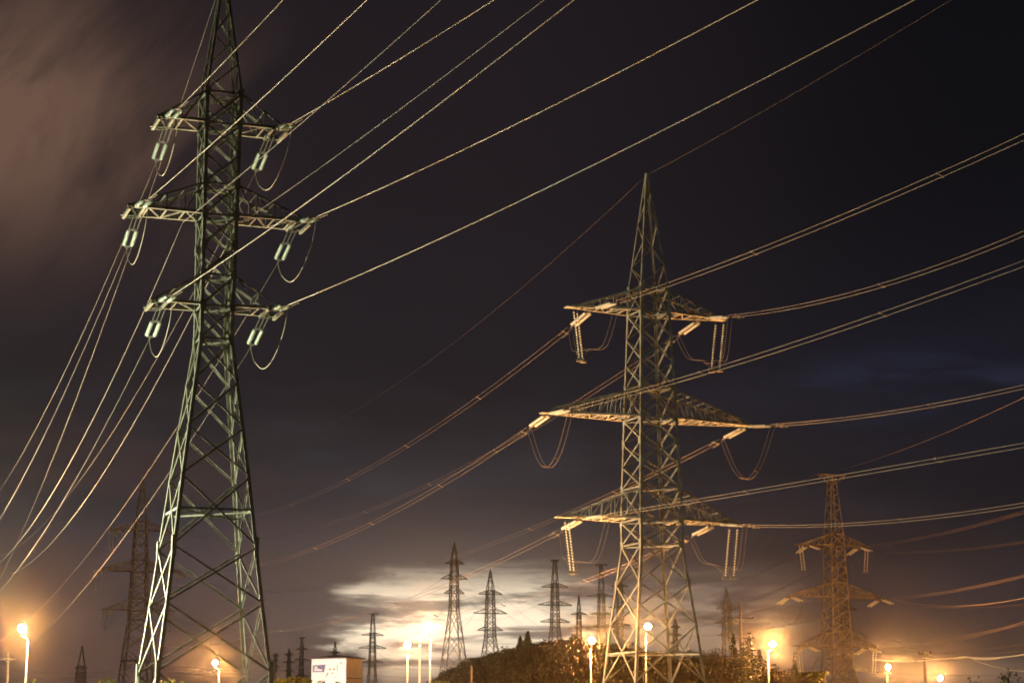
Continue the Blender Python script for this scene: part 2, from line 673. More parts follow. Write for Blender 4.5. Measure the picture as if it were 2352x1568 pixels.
    # crossarms
    for (zb, zt_, L_, td, th, posts) in spec['arms']:
        for s in (-1, 1):
            mb = MB()
            wb = width_at(lv, zb)
            wt2 = width_at(lv, zt_)
            pb = {}
            pt = {}
            for sy in (-1, 1):
                a = Vector((s * wb, sy * wb, zb))
                e = Vector((s * L_, sy * td, zb))
                t0 = Vector((s * wt2, sy * wt2, zt_))
                t1 = Vector((s * (L_ - (.0 if th < .2 else L_ * .08)), sy * td, zb + max(th, .12)))
                nrm = Vector((0, sy, 0))
                if fine:
                    mb.angle(a, e + Vector((s * .12, 0, 0)), Vector((0, -sy, 0)), Vector((0, 0, 1)), leg_w * .8)
                    mb.angle(t0, t1, Vector((0, -sy, 0)), Vector((0, 0, -1)), leg_w * .6)
                else:
                    mb.bar(a, e, leg_w * .8)
                    mb.bar(t0, t1, leg_w * .65)
                pb[sy] = [a.lerp(e, i / (posts + 1)) for i in range(posts + 2)]
                pt[sy] = [t0.lerp(t1, i / (posts + 1)) for i in range(posts + 2)]
                for i in range(1, posts + 1):
                    member(mb, pb[sy][i], pt[sy][i], nrm, br_w * .6)
                    if fine or i % 2:
                        member(mb, pt[sy][i - 1], pb[sy][i], nrm, br_w * .6, .03)
                if th >= .2:
                    member(mb, pt[sy][-1], pb[sy][-1], nrm, br_w * .7)
            for i in range(1, posts + 2):
                dz = Vector((0, 0, .01))
                if td > .15 or i <= posts:
                    member(mb, pb[-1][i] - dz, pb[1][i] - dz, Vector((0, 0, -1)), br_w * .9)
                if fine and i > 0 and i <= posts:
                    a, b = (pb[-1][i], pb[1][i - 1]) if i % 2 else (pb[1][i], pb[-1][i - 1])
                    member(mb, a + dz, b + dz, Vector((0, 0, -1)), br_w * .7)
                    member(mb, pt[-1][i], pt[1][i], Vector((0, 0, 1)), br_w * .6)
            if td > .5:       # the open end frame that carries the strings
                m0, m1 = pb[-1][-1], pb[1][-1]
                mb.bar(m0 + Vector((0, 0, -.1)), m1 + Vector((0, 0, -.1)), .14)
                i0 = Vector((s * (L_ - .75), -td, zb - .02))
                i1 = Vector((s * (L_ - .75), td, zb - .02))
                mb.bar(i0, i1, .12)
                member(mb, pt[-1][-1], i1, Vector((0, 0, 1)), br_w * .6)
                for q in (-1, 1):
                    c = Vector((s * (L_ - .45), q * td, zb + .05))
                    mb.plate(c, Vector((0, 1, 0)), Vector((1, 0, 0)), [(-.35, -.12), (.35, -.12), (.3, .12), (-.3, .16)], .05)
            elif fine:
                mb.plate(Vector((s * (L_ - .3), 0, zb + .03)), Vector((0, 0, 1)), Vector((1, 0, 0)), [(-.9, -.45), (.5, -.3), (.5, .3), (-.9, .45)], .08)
            mb.build('crossarm', steel, root)
    return root


LEFT = dict(
    apex=(42.2, .10), peak_panels=5,
    levels=[(35.2, 1.00), (21.93, .88), (14.73, 1.76), (8.29, 2.45), (4.9, 2.86), (0, 3.42)],
    panels=[35.2, 33.46, 31.85, 30.2, 28.5, 26.9, 25.3, 23.65, 21.93, 19.67, 17.25, 14.73, 11.14, 8.29, 4.9, 0],
    belts=[35.2, 33.46, 30.2, 28.5, 25.3, 23.65, 21.93, 13.01],
    gussets=[35.2, 33.46, 30.2, 28.5, 26.9, 25.3, 23.65, 21.93], splices=[11.1, 4.9], splice=.7, gusset=.5, peak_x=False,
    arms=[(33.46, 35.2, 3.4, 1.0, .12, 1), (28.5, 30.2, 4.75, 1.05, .12, 3), (23.65, 25.3, 3.4, 1.05, .12, 1)])

RIGHT = dict(
    apex=(50.9, .16), peak_panels=6,
    levels=[(40.55, 1.38), (38.32, 1.46), (28.83, 1.79), (19.94, 2.05), (17.86, 2.03), (14.48, 2.40), (11.03, 2.82), (6.06, 3.32), (0, 3.95)],
    panels=[40.55, 38.32, 36.1, 33.85, 31.58, 28.83, 26.8, 24.75, 22.75, 19.94, 17.86, 14.48, 11.03, 6.06, 0],
    belts=[40.55, 38.32, 31.58, 28.83, 22.75, 19.94, 17.86, 8.6],
    gussets=[40.55, 38.32, 31.58, 28.83, 26.8, 22.75, 19.94, 17.86], splices=[14.48], splice=.5, gusset=.8,
    arms=[(38.32, 40.4, 7.43, .30, .12, 4), (28.83, 31.4, 9.78, .35, .62, 8), (19.94, 22.6, 8.41, .30, .12, 5)])


def scaled(sp, dz, cap=None, apex=None, foot=None):
    """the same kind of pylon standing on longer or shorter legs"""
    q = dict(sp)
    top = lambda z: z + dz
    q['levels'] = [(top(z), w) for z, w in sp['levels'][:-1]]
    q['panels'] = [top(z) for z in sp['panels'][:-1]]
    wl = sp['levels'][-1][1]
    if q['panels'][-1] < 1.5:
        q['levels'] = [a for a in q['levels'] if a[0] > 1.5]
        q['panels'] = [a for a in q['panels'] if a > 1.5]
    elif dz > 4:
        wl += dz * .1
        q['panels'].append(q['panels'][-1] * .5)
    q['levels'].append((0, wl))
    q['panels'].append(0)
    q['belts'] = [top(z) for z in sp['belts'] if top(z) > 1]
    q['gussets'] = [top(z) for z in sp['gussets']]
    q['splices'] = []
    q['apex'] = (top(sp['apex'][0]), sp['apex'][1])
    if apex:
        q['apex'] = apex
    if cap:
        q['cap'] = cap
    q['arms'] = [(top(a), top(b), c, d, e, f) for a, b, c, d, e, f in sp['arms']]
    return q


YL, YAWL = Vector((-15.54, 100, 0)), R(20.2)
YRT, YAWR = Vector((12.13, 170, 0)), R(21.86)
G_PY = 'lattice pylons'
pylon(YL, YAWL, LEFT, 'tall dark lattice pylon nearest the viewer, cut by the top edge', G_PY, M['steel'], .19, .105)
pylon(YRT, YAWR, RIGHT, 'large whole lattice pylon with hanging jumper strings, right of centre', G_PY, M['greysteel'], .24, .125)
p3 = Vector((at(1917, 1300, 362).x, 362, 0))
p3.z = ground_z(p3.x, p3.y)
T3 = scaled(RIGHT, -2.7 - p3.z, 'bar')
T3['apex'] = (at(1912, 1092, 362).z - p3.z, .55)
T3['peak_panels'] = 8
T3['cap_len'] = 2.6
pylon(p3, YAWR, T3, 'orange lit pylon with flat T shaped top near the right edge', G_PY, M['warmsteel'], .26, .15)
p4 = Vector((at(321, 1300, 455).x, 455, 0))
p4.z = ground_z(p4.x, p4.y)
T4 = scaled(RIGHT, 9.5 - p4.z)
pylon(p4, YAWR, T4, 'brown lattice pylon standing behind the left legs of the nearest pylon', G_PY, M['warmsteel'], .30, .18)


def loc_of(base, yaw, x, y, z):
    c, s = math.cos(yaw), math.sin(yaw)
    return Vector((base.x + x * c - y * s, base.y + x * s + y * c, base.z + z))


def far_pylon(px, top, waist, arms, Y, label, tbar=False, base_py=None, steel='darksteel', yaw=20, bw=None, thick=1.0, wleg=None):
    """arms: (py of the bottom chord, half length in picture units, rise in picture units)"""
    u = Y / FPX
    P = Vector((at(px, waist, Y).x, Y, 0))
    gz = ground_z(P.x, P.y)
    if base_py:
        gz = min(gz + 6, at(px, base_py, Y).z)
    P.z = gz
    H = lambda py: at(px, py, Y).z - gz
    zb0 = arms[0][0]
    k = 1 / (math.cos(R(yaw)))
    ztop = H(zb0 - arms[0][2])
    zw = H(waist)
    bw = (bw or arms[1][1] * .25) * u * .78
    wl = wleg * u * .78 if wleg else bw * 1.15 + zw * .09
    lv = [(ztop, bw * .8), (zw, bw * 1.1), (0, wl)]
    pan = [ztop]
    for (a, _, r), (b, _, r2) in zip(arms, arms[1:]):
        pan += [H(a), (H(a) + H(b - r2)) / 2, H(b - r2)]
    pan += [H(arms[-1][0]), zw]
    nleg = max(2, int(zw / (wl * 1.6)))
    for i in range(1, nleg + 1):
        pan.append(zw * (1 - (i / nleg) ** .9))
    pan[-1] = 0
    pan = sorted(set(round(p, 3) for p in pan), reverse=True)
    sp = dict(apex=(H(top), bw * (.35 if tbar else .12)), levels=lv, panels=pan, belts=[H(a[0]) for a in arms] + [ztop, zw], gussets=[],
              peak_panels=4, cap='bar' if tbar else None, cap_len=(tbar or 1) * u * k, spike=.6,
              arms=[(H(a), H(a - r), L_ * u * k, .2, .1, 2) for a, L_, r in arms])
    w = max(.13, .00032 * Y) * thick
    return pylon(P, R(yaw), sp, label, G_PY, M[steel], w, w * .62, fine=False)


far = [
    far_pylon(1043, 1247, 1402, [(1294, 20, 8), (1329, 29, 12), (1362, 22, 10)], 480, 'mid distance pylon rising just right of the brightest pair of street lamps',
              base_py=1556, wleg=34, bw=11, thick=1.3, steel='warmsteel'),
    far_pylon(1126, 1311, 1462, [(1364, 26, 9), (1408, 37, 12), (1447, 28, 10)], 520, 'dark pylon standing on the left shoulder of the grassy hill', base_py=1517, wleg=22, bw=12, thick=1.2),
    far_pylon(1275, 1286, 1440, [(1348, 30, 9), (1389, 38, 10), (1428, 33, 9)], 540, 'dark pylon with small flat top above the two thin spruces on the hill', tbar=9, base_py=1487, wleg=17, bw=10, thick=1.2),
    far_pylon(855, 1409, 1530, [(1458, 24, 6), (1488, 30, 8), (1521, 24, 6)], 700, 'small dark pylon beside the white painted building', tbar=11, wleg=17, bw=8),
    far_pylon(1330, 1366, 1470, [(1410, 18, 5), (1442, 25, 6), (1468, 20, 6)], 800, 'small faint pylon with pointed top behind the bushy conifer on the hill', steel='warmsteel', bw=6, wleg=8),
    far_pylon(1382, 1296, 1450, [(1369, 33, 6), (1410, 24, 5), (1440, 28, 5)], 760, 'faint flat topped pylon seen just left of the large right pylon legs', tbar=13, steel='warmsteel', bw=9, wleg=12),
    far_pylon(1425, 1330, 1470, [(1346, 20, 4), (1395, 26, 6), (1435, 22, 5)], 780, 'faint brown pylon seen through the left leg of the large right pylon', steel='warmsteel', bw=8, wleg=10),
    far_pylon(1671, 1352, 1490, [(1398, 24, 16), (1431, 28, 7), (1459, 22, 6)], 420, 'pale slim pylon in front of the conifers right of the hill', steel='warmsteel', bw=11, wleg=20, base_py=1580),
    far_pylon(1946, 1300, 1560, [(1400, 30, 10), (1460, 54, 20), (1540, 48, 16)], 470, 'second brown pylon half hidden behind the T topped pylon', steel='warmsteel', bw=14, wleg=22),
    far_pylon(186, 1485, 1545, [(1534, 14, 6), (1552, 10, 4), (1563, 10, 4)], 900, 'tiny steep pointed pylon low between the left street lamp and pylon', bw=12, wleg=16),
    far_pylon(692, 1463, 1545, [(1490, 13, 3), (1514, 16, 3), (1552, 16, 3)], 1100, 'tiny dark pylon with flat top left of the white building', tbar=6, bw=5, wleg=8),
    far_pylon(663, 1489, 1545, [(1503, 10, 3), (1520, 13, 3), (1540, 11, 3)], 1200, 'tiny thin pylon second from the white building on its left', bw=4, wleg=6),
    far_pylon(769, 1473, 1530, [(1498, 12, 3), (1508, 14, 3), (1522, 12, 3)], 1150, 'tiny pylon peeking above the roof of the white building', bw=5, wleg=7),
    far_pylon(632, 1500, 1548, [(1506, 8, 3), (1516, 11, 3), (1530, 9, 3)], 1300, 'tiny faint pylon close to the right leg of the nearest pylon', tbar=4, bw=4, wleg=6),
    far_pylon(1552, 1420, 1500, [(1440, 12, 4), (1458, 16, 4), (1476, 13, 4)], 900, 'small faint pylon framed between the legs of the large right pylon', steel='warmsteel', bw=6, wleg=8),
]

# ------------------------------------------------------------------ insulators


def string_mesh(name, L_, n, r, m, seg=9):
    mb = MB()
    pr = [(.022, 0.0)]
    p = L_ / n
    for i in range(n):
        z = -i * p
        pr += [(.028, z - .02 * p), (.045, z - p * .18), (r * .55, z - p * .26), (r, z - p * .48), (r * .96, z - p * .60), (r * .45, z - p * .66), (.030, z - p * .78)]
    pr.append((.022, -L_))
    mb.lathe(list(reversed(pr)), seg=seg)
    return mb.mesh(name, m, True)


STR_A = string_mesh('insulator_string', 1.55, 9, .112, M['glass'])
STR_B = string_mesh('insulator_string', 3.3, 17, .135, M['porcelain'], 8)
STR_C = string_mesh('insulator_string', 4.2, 17, .115, M['porcelain'], 8)


def yoke(z, dz, gap, far_z, w):
    """triangular yoke plate with its link, along -z"""
    mb = MB()
    o = [(-gap / 2 - .08, z), (gap / 2 + .08, z), (.05, z + dz), (-.05, z + dz)]
    mb.prism(None, None, [Vector((x, -.02, q)) for x, q in o], [Vector((x, .02, q)) for x, q in o])
    mb.bar(Vector((0, 0, z + dz * .8)), Vector((0, 0, far_z)), w)
    return mb.mesh('yoke', M['fitting'])


def hardware(link, L_, gap, end):
    return yoke(-link, min(.26, link - .06), gap, 0, .05), yoke(-link - L_, -.26, gap, -link - L_ - end, .07)


HW = {}


def insulators(P, d, smesh, L_, link, gap, end, label, group, two_links=False, clamp=None):
    q = d.to_track_quat('-Z', 'Y')
    root = empty('insulator_set', P)
    root.rotation_euler = q.to_euler()
    tag(root, label, 'insulator', group)
    for s in (-1, 1):
        o = link_mesh('insulator_string', smesh, root)
        o.location = (s * gap / 2, 0, -link)
    key = (link, L_, gap, end)
    if key not in HW:
        HW[key] = hardware(*key)
    for me in HW[key]:
        link_mesh('yoke', me, root)
    if two_links:
        for s in (-1, 1):
            mb = MB()
            mb.bar(Vector((s * gap / 2, 0, 0)), Vector((s * gap / 2, 0, -link)), .045)
            mb.build('link_rod', M['fitting'], root)
    return P + d.normalized() * (link + L_ + end)


# ------------------------------------------------------------------ conductors
class Span:
    """a sagging span in the vertical plane of heading h through P"""
    def __init__(self, P, h, pts, bend=None):
        self.P, self.h = P, h
        q = [meet(P, h, *p) for p in pts]
        if len(q) == 1 or bend is not None:
            t, z = q[-1]
            b = bend if bend is not None else .0004
            self.a = (z - P.z - b * t * t) / t
            self.b = b
        else:
            (t1, z1), (t2, z2) = q[0], q[-1]
            s1, s2 = (z1 - P.z) / t1, (z2 - P.z) / t2
            self.b = max(0.00005, min(.004, (s2 - s1) / (t2 - t1)))
            self.a = s2 - self.b * t2
        self.tend = q[-1][0]

    def pt(self, t):
        return Vector((self.P.x + self.h[0] * t, self.P.y + self.h[1] * t, self.P.z + self.a * t + self.b * t * t))

    def dir0(self):
        return Vector((self.h[0], self.h[1], self.a)).normalized()


def wire(span, t0, t1, r, m, label, group, name='conductor', n=36, damp=0):
    pts = [span.pt(lerp(t0, t1, i / n)) for i in range(n + 1)]
    root = MB()
    root.tube(pts, r, 6)
    if not damp:
        o = root.build(name, m, smooth=True)
        return tag(o, label, 'power line', group)
    e = empty(name, pts[0])
    tag(e, label, 'power line', group)
    o = root.build('strand', m, smooth=True)
    o.parent = e
    o.location = -pts[0]
    for k in range(damp):
        c = span.pt(t0 + .9 + .7 * k) - pts[0]
        d = Vector((span.h[0], span.h[1], span.a)).normalized()
        mb = MB()
        mb.bar(c, c - Vector((0, 0, .12)), .03)
        mb.bar(c - d * .22 - Vector((0, 0, .12)), c + d * .22 - Vector((0, 0, .12)), .02)
        for s in (-1, 1):
            mb.bar(c + d * (s * .16) - Vector((0, 0, .12)), c + d * (s * .27) - Vector((0, 0, .12)), .075, sides=6)
        mb.build('vibration_damper', M['darksteel'], e)
    return e


def twin(span, t0, t1, r, m, label, group, gap=.40, spacers=(6, 30, 55, 80, 110), n=30, damp=True):
    h = span.h
    side = Vector((-h[1], h[0], 0)) * (gap / 2)
    side.z = -.20 * gap * (1 if side.x > 0 else -1)
    P0 = span.pt(t0)
    e = empty('twin_conductor', P0)
    tag(e, label, 'power line', group)
    for s in (-1, 1):
        mb = MB()
        mb.tube([span.pt(lerp(t0, t1, i / n)) + side * s - P0 for i in range(n + 1)], r, 6)
        mb.build('strand', m, e, True)
    for t in spacers:
        if t0 < t < t1:
            c = span.pt(t) - P0
            mb = MB()
            mb.bar(c - side * 1.15, c + side * 1.15, .06)
            for s in (-1, 1):
                d = Vector((h[0], h[1], span.a + 2 * span.b * t)).normalized()
                mb.bar(c + side * s - d * .14, c + side * s + d * .14, .10)
            mb.build('spacer', M['darksteel'], e)
    if damp:
        d = span.dir0()
        for k in (1.3, 2.1):
            mb = MB()
            for s in (-1, 1):
                c = span.pt(t0 + k) + side * s - P0
                for w in (-1, 1):
                    mb.bar(c + d * (w * .14) - Vector((0, 0, .10)), c + d * (w * .26) - Vector((0, 0, .10)), .09, sides=6)
                mb.bar(c - d * .2 - Vector((0, 0, .1)), c + d * .2 - Vector((0, 0, .1)), .025)
            mb.build('vibration_damper', M['darksteel'], e)
    return e


def loop(pts, r, m, label, group, gap=0.0, name='jumper_loop', n=26, side=None):
    """smooth loop through the given points"""
    P = [pts[0]] + list(pts) + [pts[-1]]
    out = []
    for i in range(1, len(P) - 2):
        for k in range(n // (len(P) - 3)):
            t = k / (n // (len(P) - 3))
            a, b, c, d = P[i - 1], P[i], P[i + 1], P[i + 2]
            out.append(.5 * ((2 * b) + (c - a) * t + (2 * a - 5 * b + 4 * c - d) * t * t + (3 * b - a - 3 * c + d) * t ** 3))
    out.append(P[-1])
    if not gap:
        mb = MB()
        mb.tube(out, r, 6)
        return tag(mb.build(name, m, smooth=True), label, 'jumper cable', group)
    e = empty(name, out[0])
    tag(e, label, 'jumper cable', group)
    for s in (-1, 1):
        mb = MB()
        mb.tube([p + side * (s * gap / 2) - out[0] for p in out], r, 5)
        mb.build('strand', m, e, True)
    for f in (.33, .62):
        i = int(len(out) * f)
        c = out[i] - out[0]
        mb = MB()
        mb.bar(c - side * gap * .6, c + side * gap * .6, .10)
        mb.build('spacer', M['darksteel'], e)
    return e


def hang(a, b, drop):
    """points of a slack cable between a and b"""
    pts = []
    for i in range(7):
        t = i / 6
        p = a.lerp(b, t)
        p.z -= drop * (1 - (2 * t - 1) ** 2)
        pts.append(p)
    return pts


def head(deg, back=False):
    s = -1 if back else 1
    return (math.sin(R(deg)) * s, -math.cos(R(deg)) * s)


# ---- nearest pylon: single conductors
NL = 'large left pylon'
HF, HB = head(23), head(20, True)
rowL = [('upper', 33.40, -2.75, 2.85), ('middle', 28.45, -4.15, 4.25), ('lower', 23.60, -2.75, 2.85)]
frontL = {('upper', -1): [(650, 0)], ('upper', 1): [(1135, 0)], ('middle', -1): [(843, 0)], ('middle', 1): [(1740, 0)], ('lower', -1): [(684, 517), (1318, 0)], ('lower', 1): [(2100, 0)]}
backL = {('upper', -1): [(275, 540), (0, 1125)], ('upper', 1): [(417, 718), (226, 1032), (27, 1264)], ('middle', -1): [(0, 1190)],
         ('middle', 1): [(444, 930), (328, 1100)], ('lower', -1): [(185, 1053), (0, 1356)], ('lower', 1): [(433, 1026), (386, 1090)]}
ends = {}
for lvn, z, xl, xr in rowL:
    for s, x in ((-1, xl), (1, xr)):
        sd = 'left' if s < 0 else 'right'
        pf = loc_of(YL, YAWL, x + .15 * s, -1.05, z)
        sp = Span(pf, HF, frontL[(lvn, s)], bend=.00045)
        e1 = insulators(pf, sp.dir0(), STR_A, 1.55, .35, .42, .45, f'glass insulator pair at front of the {lvn} {sd} arm, {NL}', 'insulators on the large left pylon')
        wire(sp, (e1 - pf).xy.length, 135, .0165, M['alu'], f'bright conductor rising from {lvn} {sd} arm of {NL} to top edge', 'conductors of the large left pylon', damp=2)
        pb_ = loc_of(YL, YAWL, x - .05 * s, .3, z)
        sb = Span(pb_, HB, backL[(lvn, s)], bend=.0009)
        dd = sb.dir0()
        dd = Vector((dd.x, dd.y, dd.z - .10)).normalized()
        e2 = insulators(pb_, dd, STR_A, 1.55, 1.7, .42, .45, f'steep glass insulator pair hanging behind the {lvn} {sd} arm, {NL}', 'insulators on the large left pylon', two_links=True)
        ex = {('upper', 1): 1.15, ('middle', 1): 4.5, ('lower', 1): 8.0}.get((lvn, s), 1.1)
        e2p = e2.copy()
        sb2 = Span(e2p, HB, [backL[(lvn, s)][-1]], bend=.0009 if s < 0 or lvn == 'upper' else .0006)
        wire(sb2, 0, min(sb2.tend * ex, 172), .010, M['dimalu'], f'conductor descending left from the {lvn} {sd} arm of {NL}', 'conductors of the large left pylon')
        dn = 3.0 if s > 0 else 2.6
        a, b = e1, e2
        mid = (a + b) / 2
        low = min(a.z, b.z) - dn * .55
        pts = [a, a.lerp(b, .10) + Vector((0, 0, -(a.z - low) * .45)), a.lerp(b, .35), a.lerp(b, .62), a.lerp(b, .88), b]
        pts[2].z = low + .25
        pts[3].z = low
        pts[4].z = lerp(low, b.z, .45)
        loop(pts, .019, M['alu'], f'slack jumper loop under the {lvn} {sd} arm of {NL}', 'jumper loops of the large left pylon')
# two thin cables clamped to the body at the middle arms
for nm, a0, f1, b1, x in (('left', (429, 509), (1013, 0), [(157, 1053), (3, 1288)], -1.7), ('right', (568, 503), (1250, 0), [(439, 729), (241, 1053), (32, 1315)], 1.1)):
    pc = loc_of(YL, YAWL, x, .6, 28.3)
    s1 = Span(pc, HF, [f1], bend=.0004)
    wire(s1, 0, 130, .013, M['dullwire'] if nm == 'x' else M['oldalu'], f'thin orange cable rising to top edge from {nm} side of {NL}', 'thin cables of the large left pylon')
    s2 = Span(pc, HB, [b1[-1]], bend=.0012)
    wire(s2, 0, s2.tend * 1.02, .013, M['oldalu'], f'thin orange cable dropping left from the {nm} side of {NL} body', 'thin cables of the large left pylon')
pk = loc_of(YL, YAWL, 0, 0, 42.3)
s3 = Span(pk, HB, [(424, 212)], bend=.0008)
wire(s3, 0, 115, .008, M['oldalu'], 'very thin earth wire dropping left from the peak of ' + NL, 'earth wires')
s3 = Span(pk, HF, [(760, -140)], bend=.0006)
wire(s3, 0, 120, .010, M['oldalu'], 'thin earth wire leaving the hidden peak of ' + NL, 'earth wires')

# ---- big right pylon: twin bundles
NR = 'large right pylon'
HF2, HB2 = head(20), head(20, True)
rowR = [('upper', 38.25, -5.4, 5.4), ('middle', 28.75, -9.6, 9.6), ('lower', 19.86, -6.4, 6.4)]
frontR = {('upper', -1): [(1545, 650), (2352, 315)], ('upper', 1): [(1700, 724), (2352, 536)], ('middle', -1): [(1552, 875), (2352, 605)],
          ('middle', 1): [(1890, 967), (2352, 888)], ('lower', -1): [(1567, 1155), (2352, 1022)], ('lower', 1): [(1800, 1208), (2352, 1158)]}
backR = {('upper', -1): [(1250, 800), (720, 1138)], ('upper', 1): [(1360, 902), (746, 1206)], ('middle', -1): [(1143, 1032), (746, 1250)],
         ('middle', 1): [(1280, 1189), (746, 1350)], ('lower', -1): [(1266, 1230), (605, 1450)], ('lower', 1): [(1410, 1309), (1160, 1388)]}


def strain(base, yaw, x, y, z, h, pix, sm, L_, lab, grp, r, m, wlab, wgrp, ext, gap=.52, bend=None):
    p = loc_of(base, yaw, x, y, z)
    sp = Span(p, h, pix) if bend is None else Span(p, h, pix, bend=bend)
    e = insulators(p, sp.dir0(), sm, L_, .45, gap, .9, lab, grp)
    t0 = (e - p).xy.length
    twin(sp, t0, sp.tend * ext, r, m, wlab, wgrp)
    return e


for lvn, z, xl, xr in rowR:
    tip = {'upper': 7.35, 'lower': 8.3}.get(lvn)
    for s, x in ((-1, xl), (1, xr)):
        sd = 'left' if s < 0 else 'right'
        yy = .35 if lvn == 'middle' else .75
        a = strain(YRT, YAWR, x, -yy, z, HF2, frontR[(lvn, s)], STR_B, 3.3, f'bright insulator pair at front of the {lvn} {sd} arm, {NR}', 'insulators on the large right pylon',
                   .0145, M['oldalu'], f'twin conductor bundle from the {lvn} {sd} arm of {NR} to the right edge', 'twin bundles of the large right pylon', 2.0)
        b = strain(YRT, YAWR, x, yy, z, HB2, backR[(lvn, s)], STR_B, 3.3, f'bright insulator pair sloping left behind the {lvn} {sd} arm, {NR}', 'insulators on the large right pylon',
                   .013, M['dimalu'], f'twin conductor bundle from the {lvn} {sd} arm of {NR} receding left', 'twin bundles of the large right pylon', 1.9)
        ax = Vector((math.cos(YAWR), math.sin(YAWR), 0))
        if tip:
            hp = []
            for q, (off, yo) in enumerate(((0, -.25), (-s * .55, .25))):
                p = loc_of(YRT, YAWR, s * tip + off, yo, z - .05)
                sway = ax * (-s * .12) + Vector((0, 0, -1))
                hp.append((p, sway))
            p = (hp[0][0] + hp[1][0]) / 2
            root = empty('jumper_support_string', p)
            tag(root, f'two beaded insulator strings hanging from the {lvn} {sd} arm tip, {NR}', 'insulator', 'insulators on the large right pylon')
            for pp, sway in hp:
                o = link_mesh('insulator_string', STR_C, root)
                o.location = pp - p - Vector((0, 0, .25))
                o.rotation_euler = sway.to_track_quat('-Z', 'Y').to_euler()
                mb = MB()
                mb.bar(pp - p, pp - p - Vector((0, 0, .3)), .05)
                mb.build('hanger_link', M['fitting'], root)
                mb = MB()
                c = pp - p - Vector((0, 0, .25)) + sway.normalized() * 4.2
                mb.box(c - Vector((0, 0, .12)), .55, .35, .22)
                mb.build('clamp', M['fitting'], root)
            bot = p + (hp[0][1].normalized() * 4.5)
            pts = [a, a.lerp(bot, .35) - Vector((0, 0, 2.0)), bot + (a - bot) * .12 + Vector((0, 0, .3)), bot, bot + (b - bot) * .3 + Vector((0, 0, -.1)), b.lerp(bot, .3) + Vector((0, 0, -1.1)), b]
        else:
            m0 = a.lerp(b, .5) - Vector((0, 0, 4.2))
            pts = [a, a.lerp(m0, .5) - Vector((0, 0, .9)), m0 + Vector((0, 0, .05)), b.lerp(m0, .5) - Vector((0, 0, 1.0)), b]
        loop(pts, .017, M['dullwire'], f'twin jumper loop under the {lvn} {sd} arm of {NR}', 'jumper loops of the large right pylon', gap=.42, side=ax)
pk = loc_of(YRT, YAWR, 0, 0, 51.1)
s3 = Span(pk, HF2, [(2185, 0)], bend=.0004)
wire(s3, 0, 120, .009, M['dullwire'], 'earth wire from the peak of ' + NR + ' up to the right', 'earth wires')
s3 = Span(pk, HB2, [(588, 1047)], bend=.0006)
wire(s3, 0, s3.tend * 1.4, .008, M['dullwire'], 'faint earth wire from the peak of ' + NR + ' down to the left', 'earth wires')

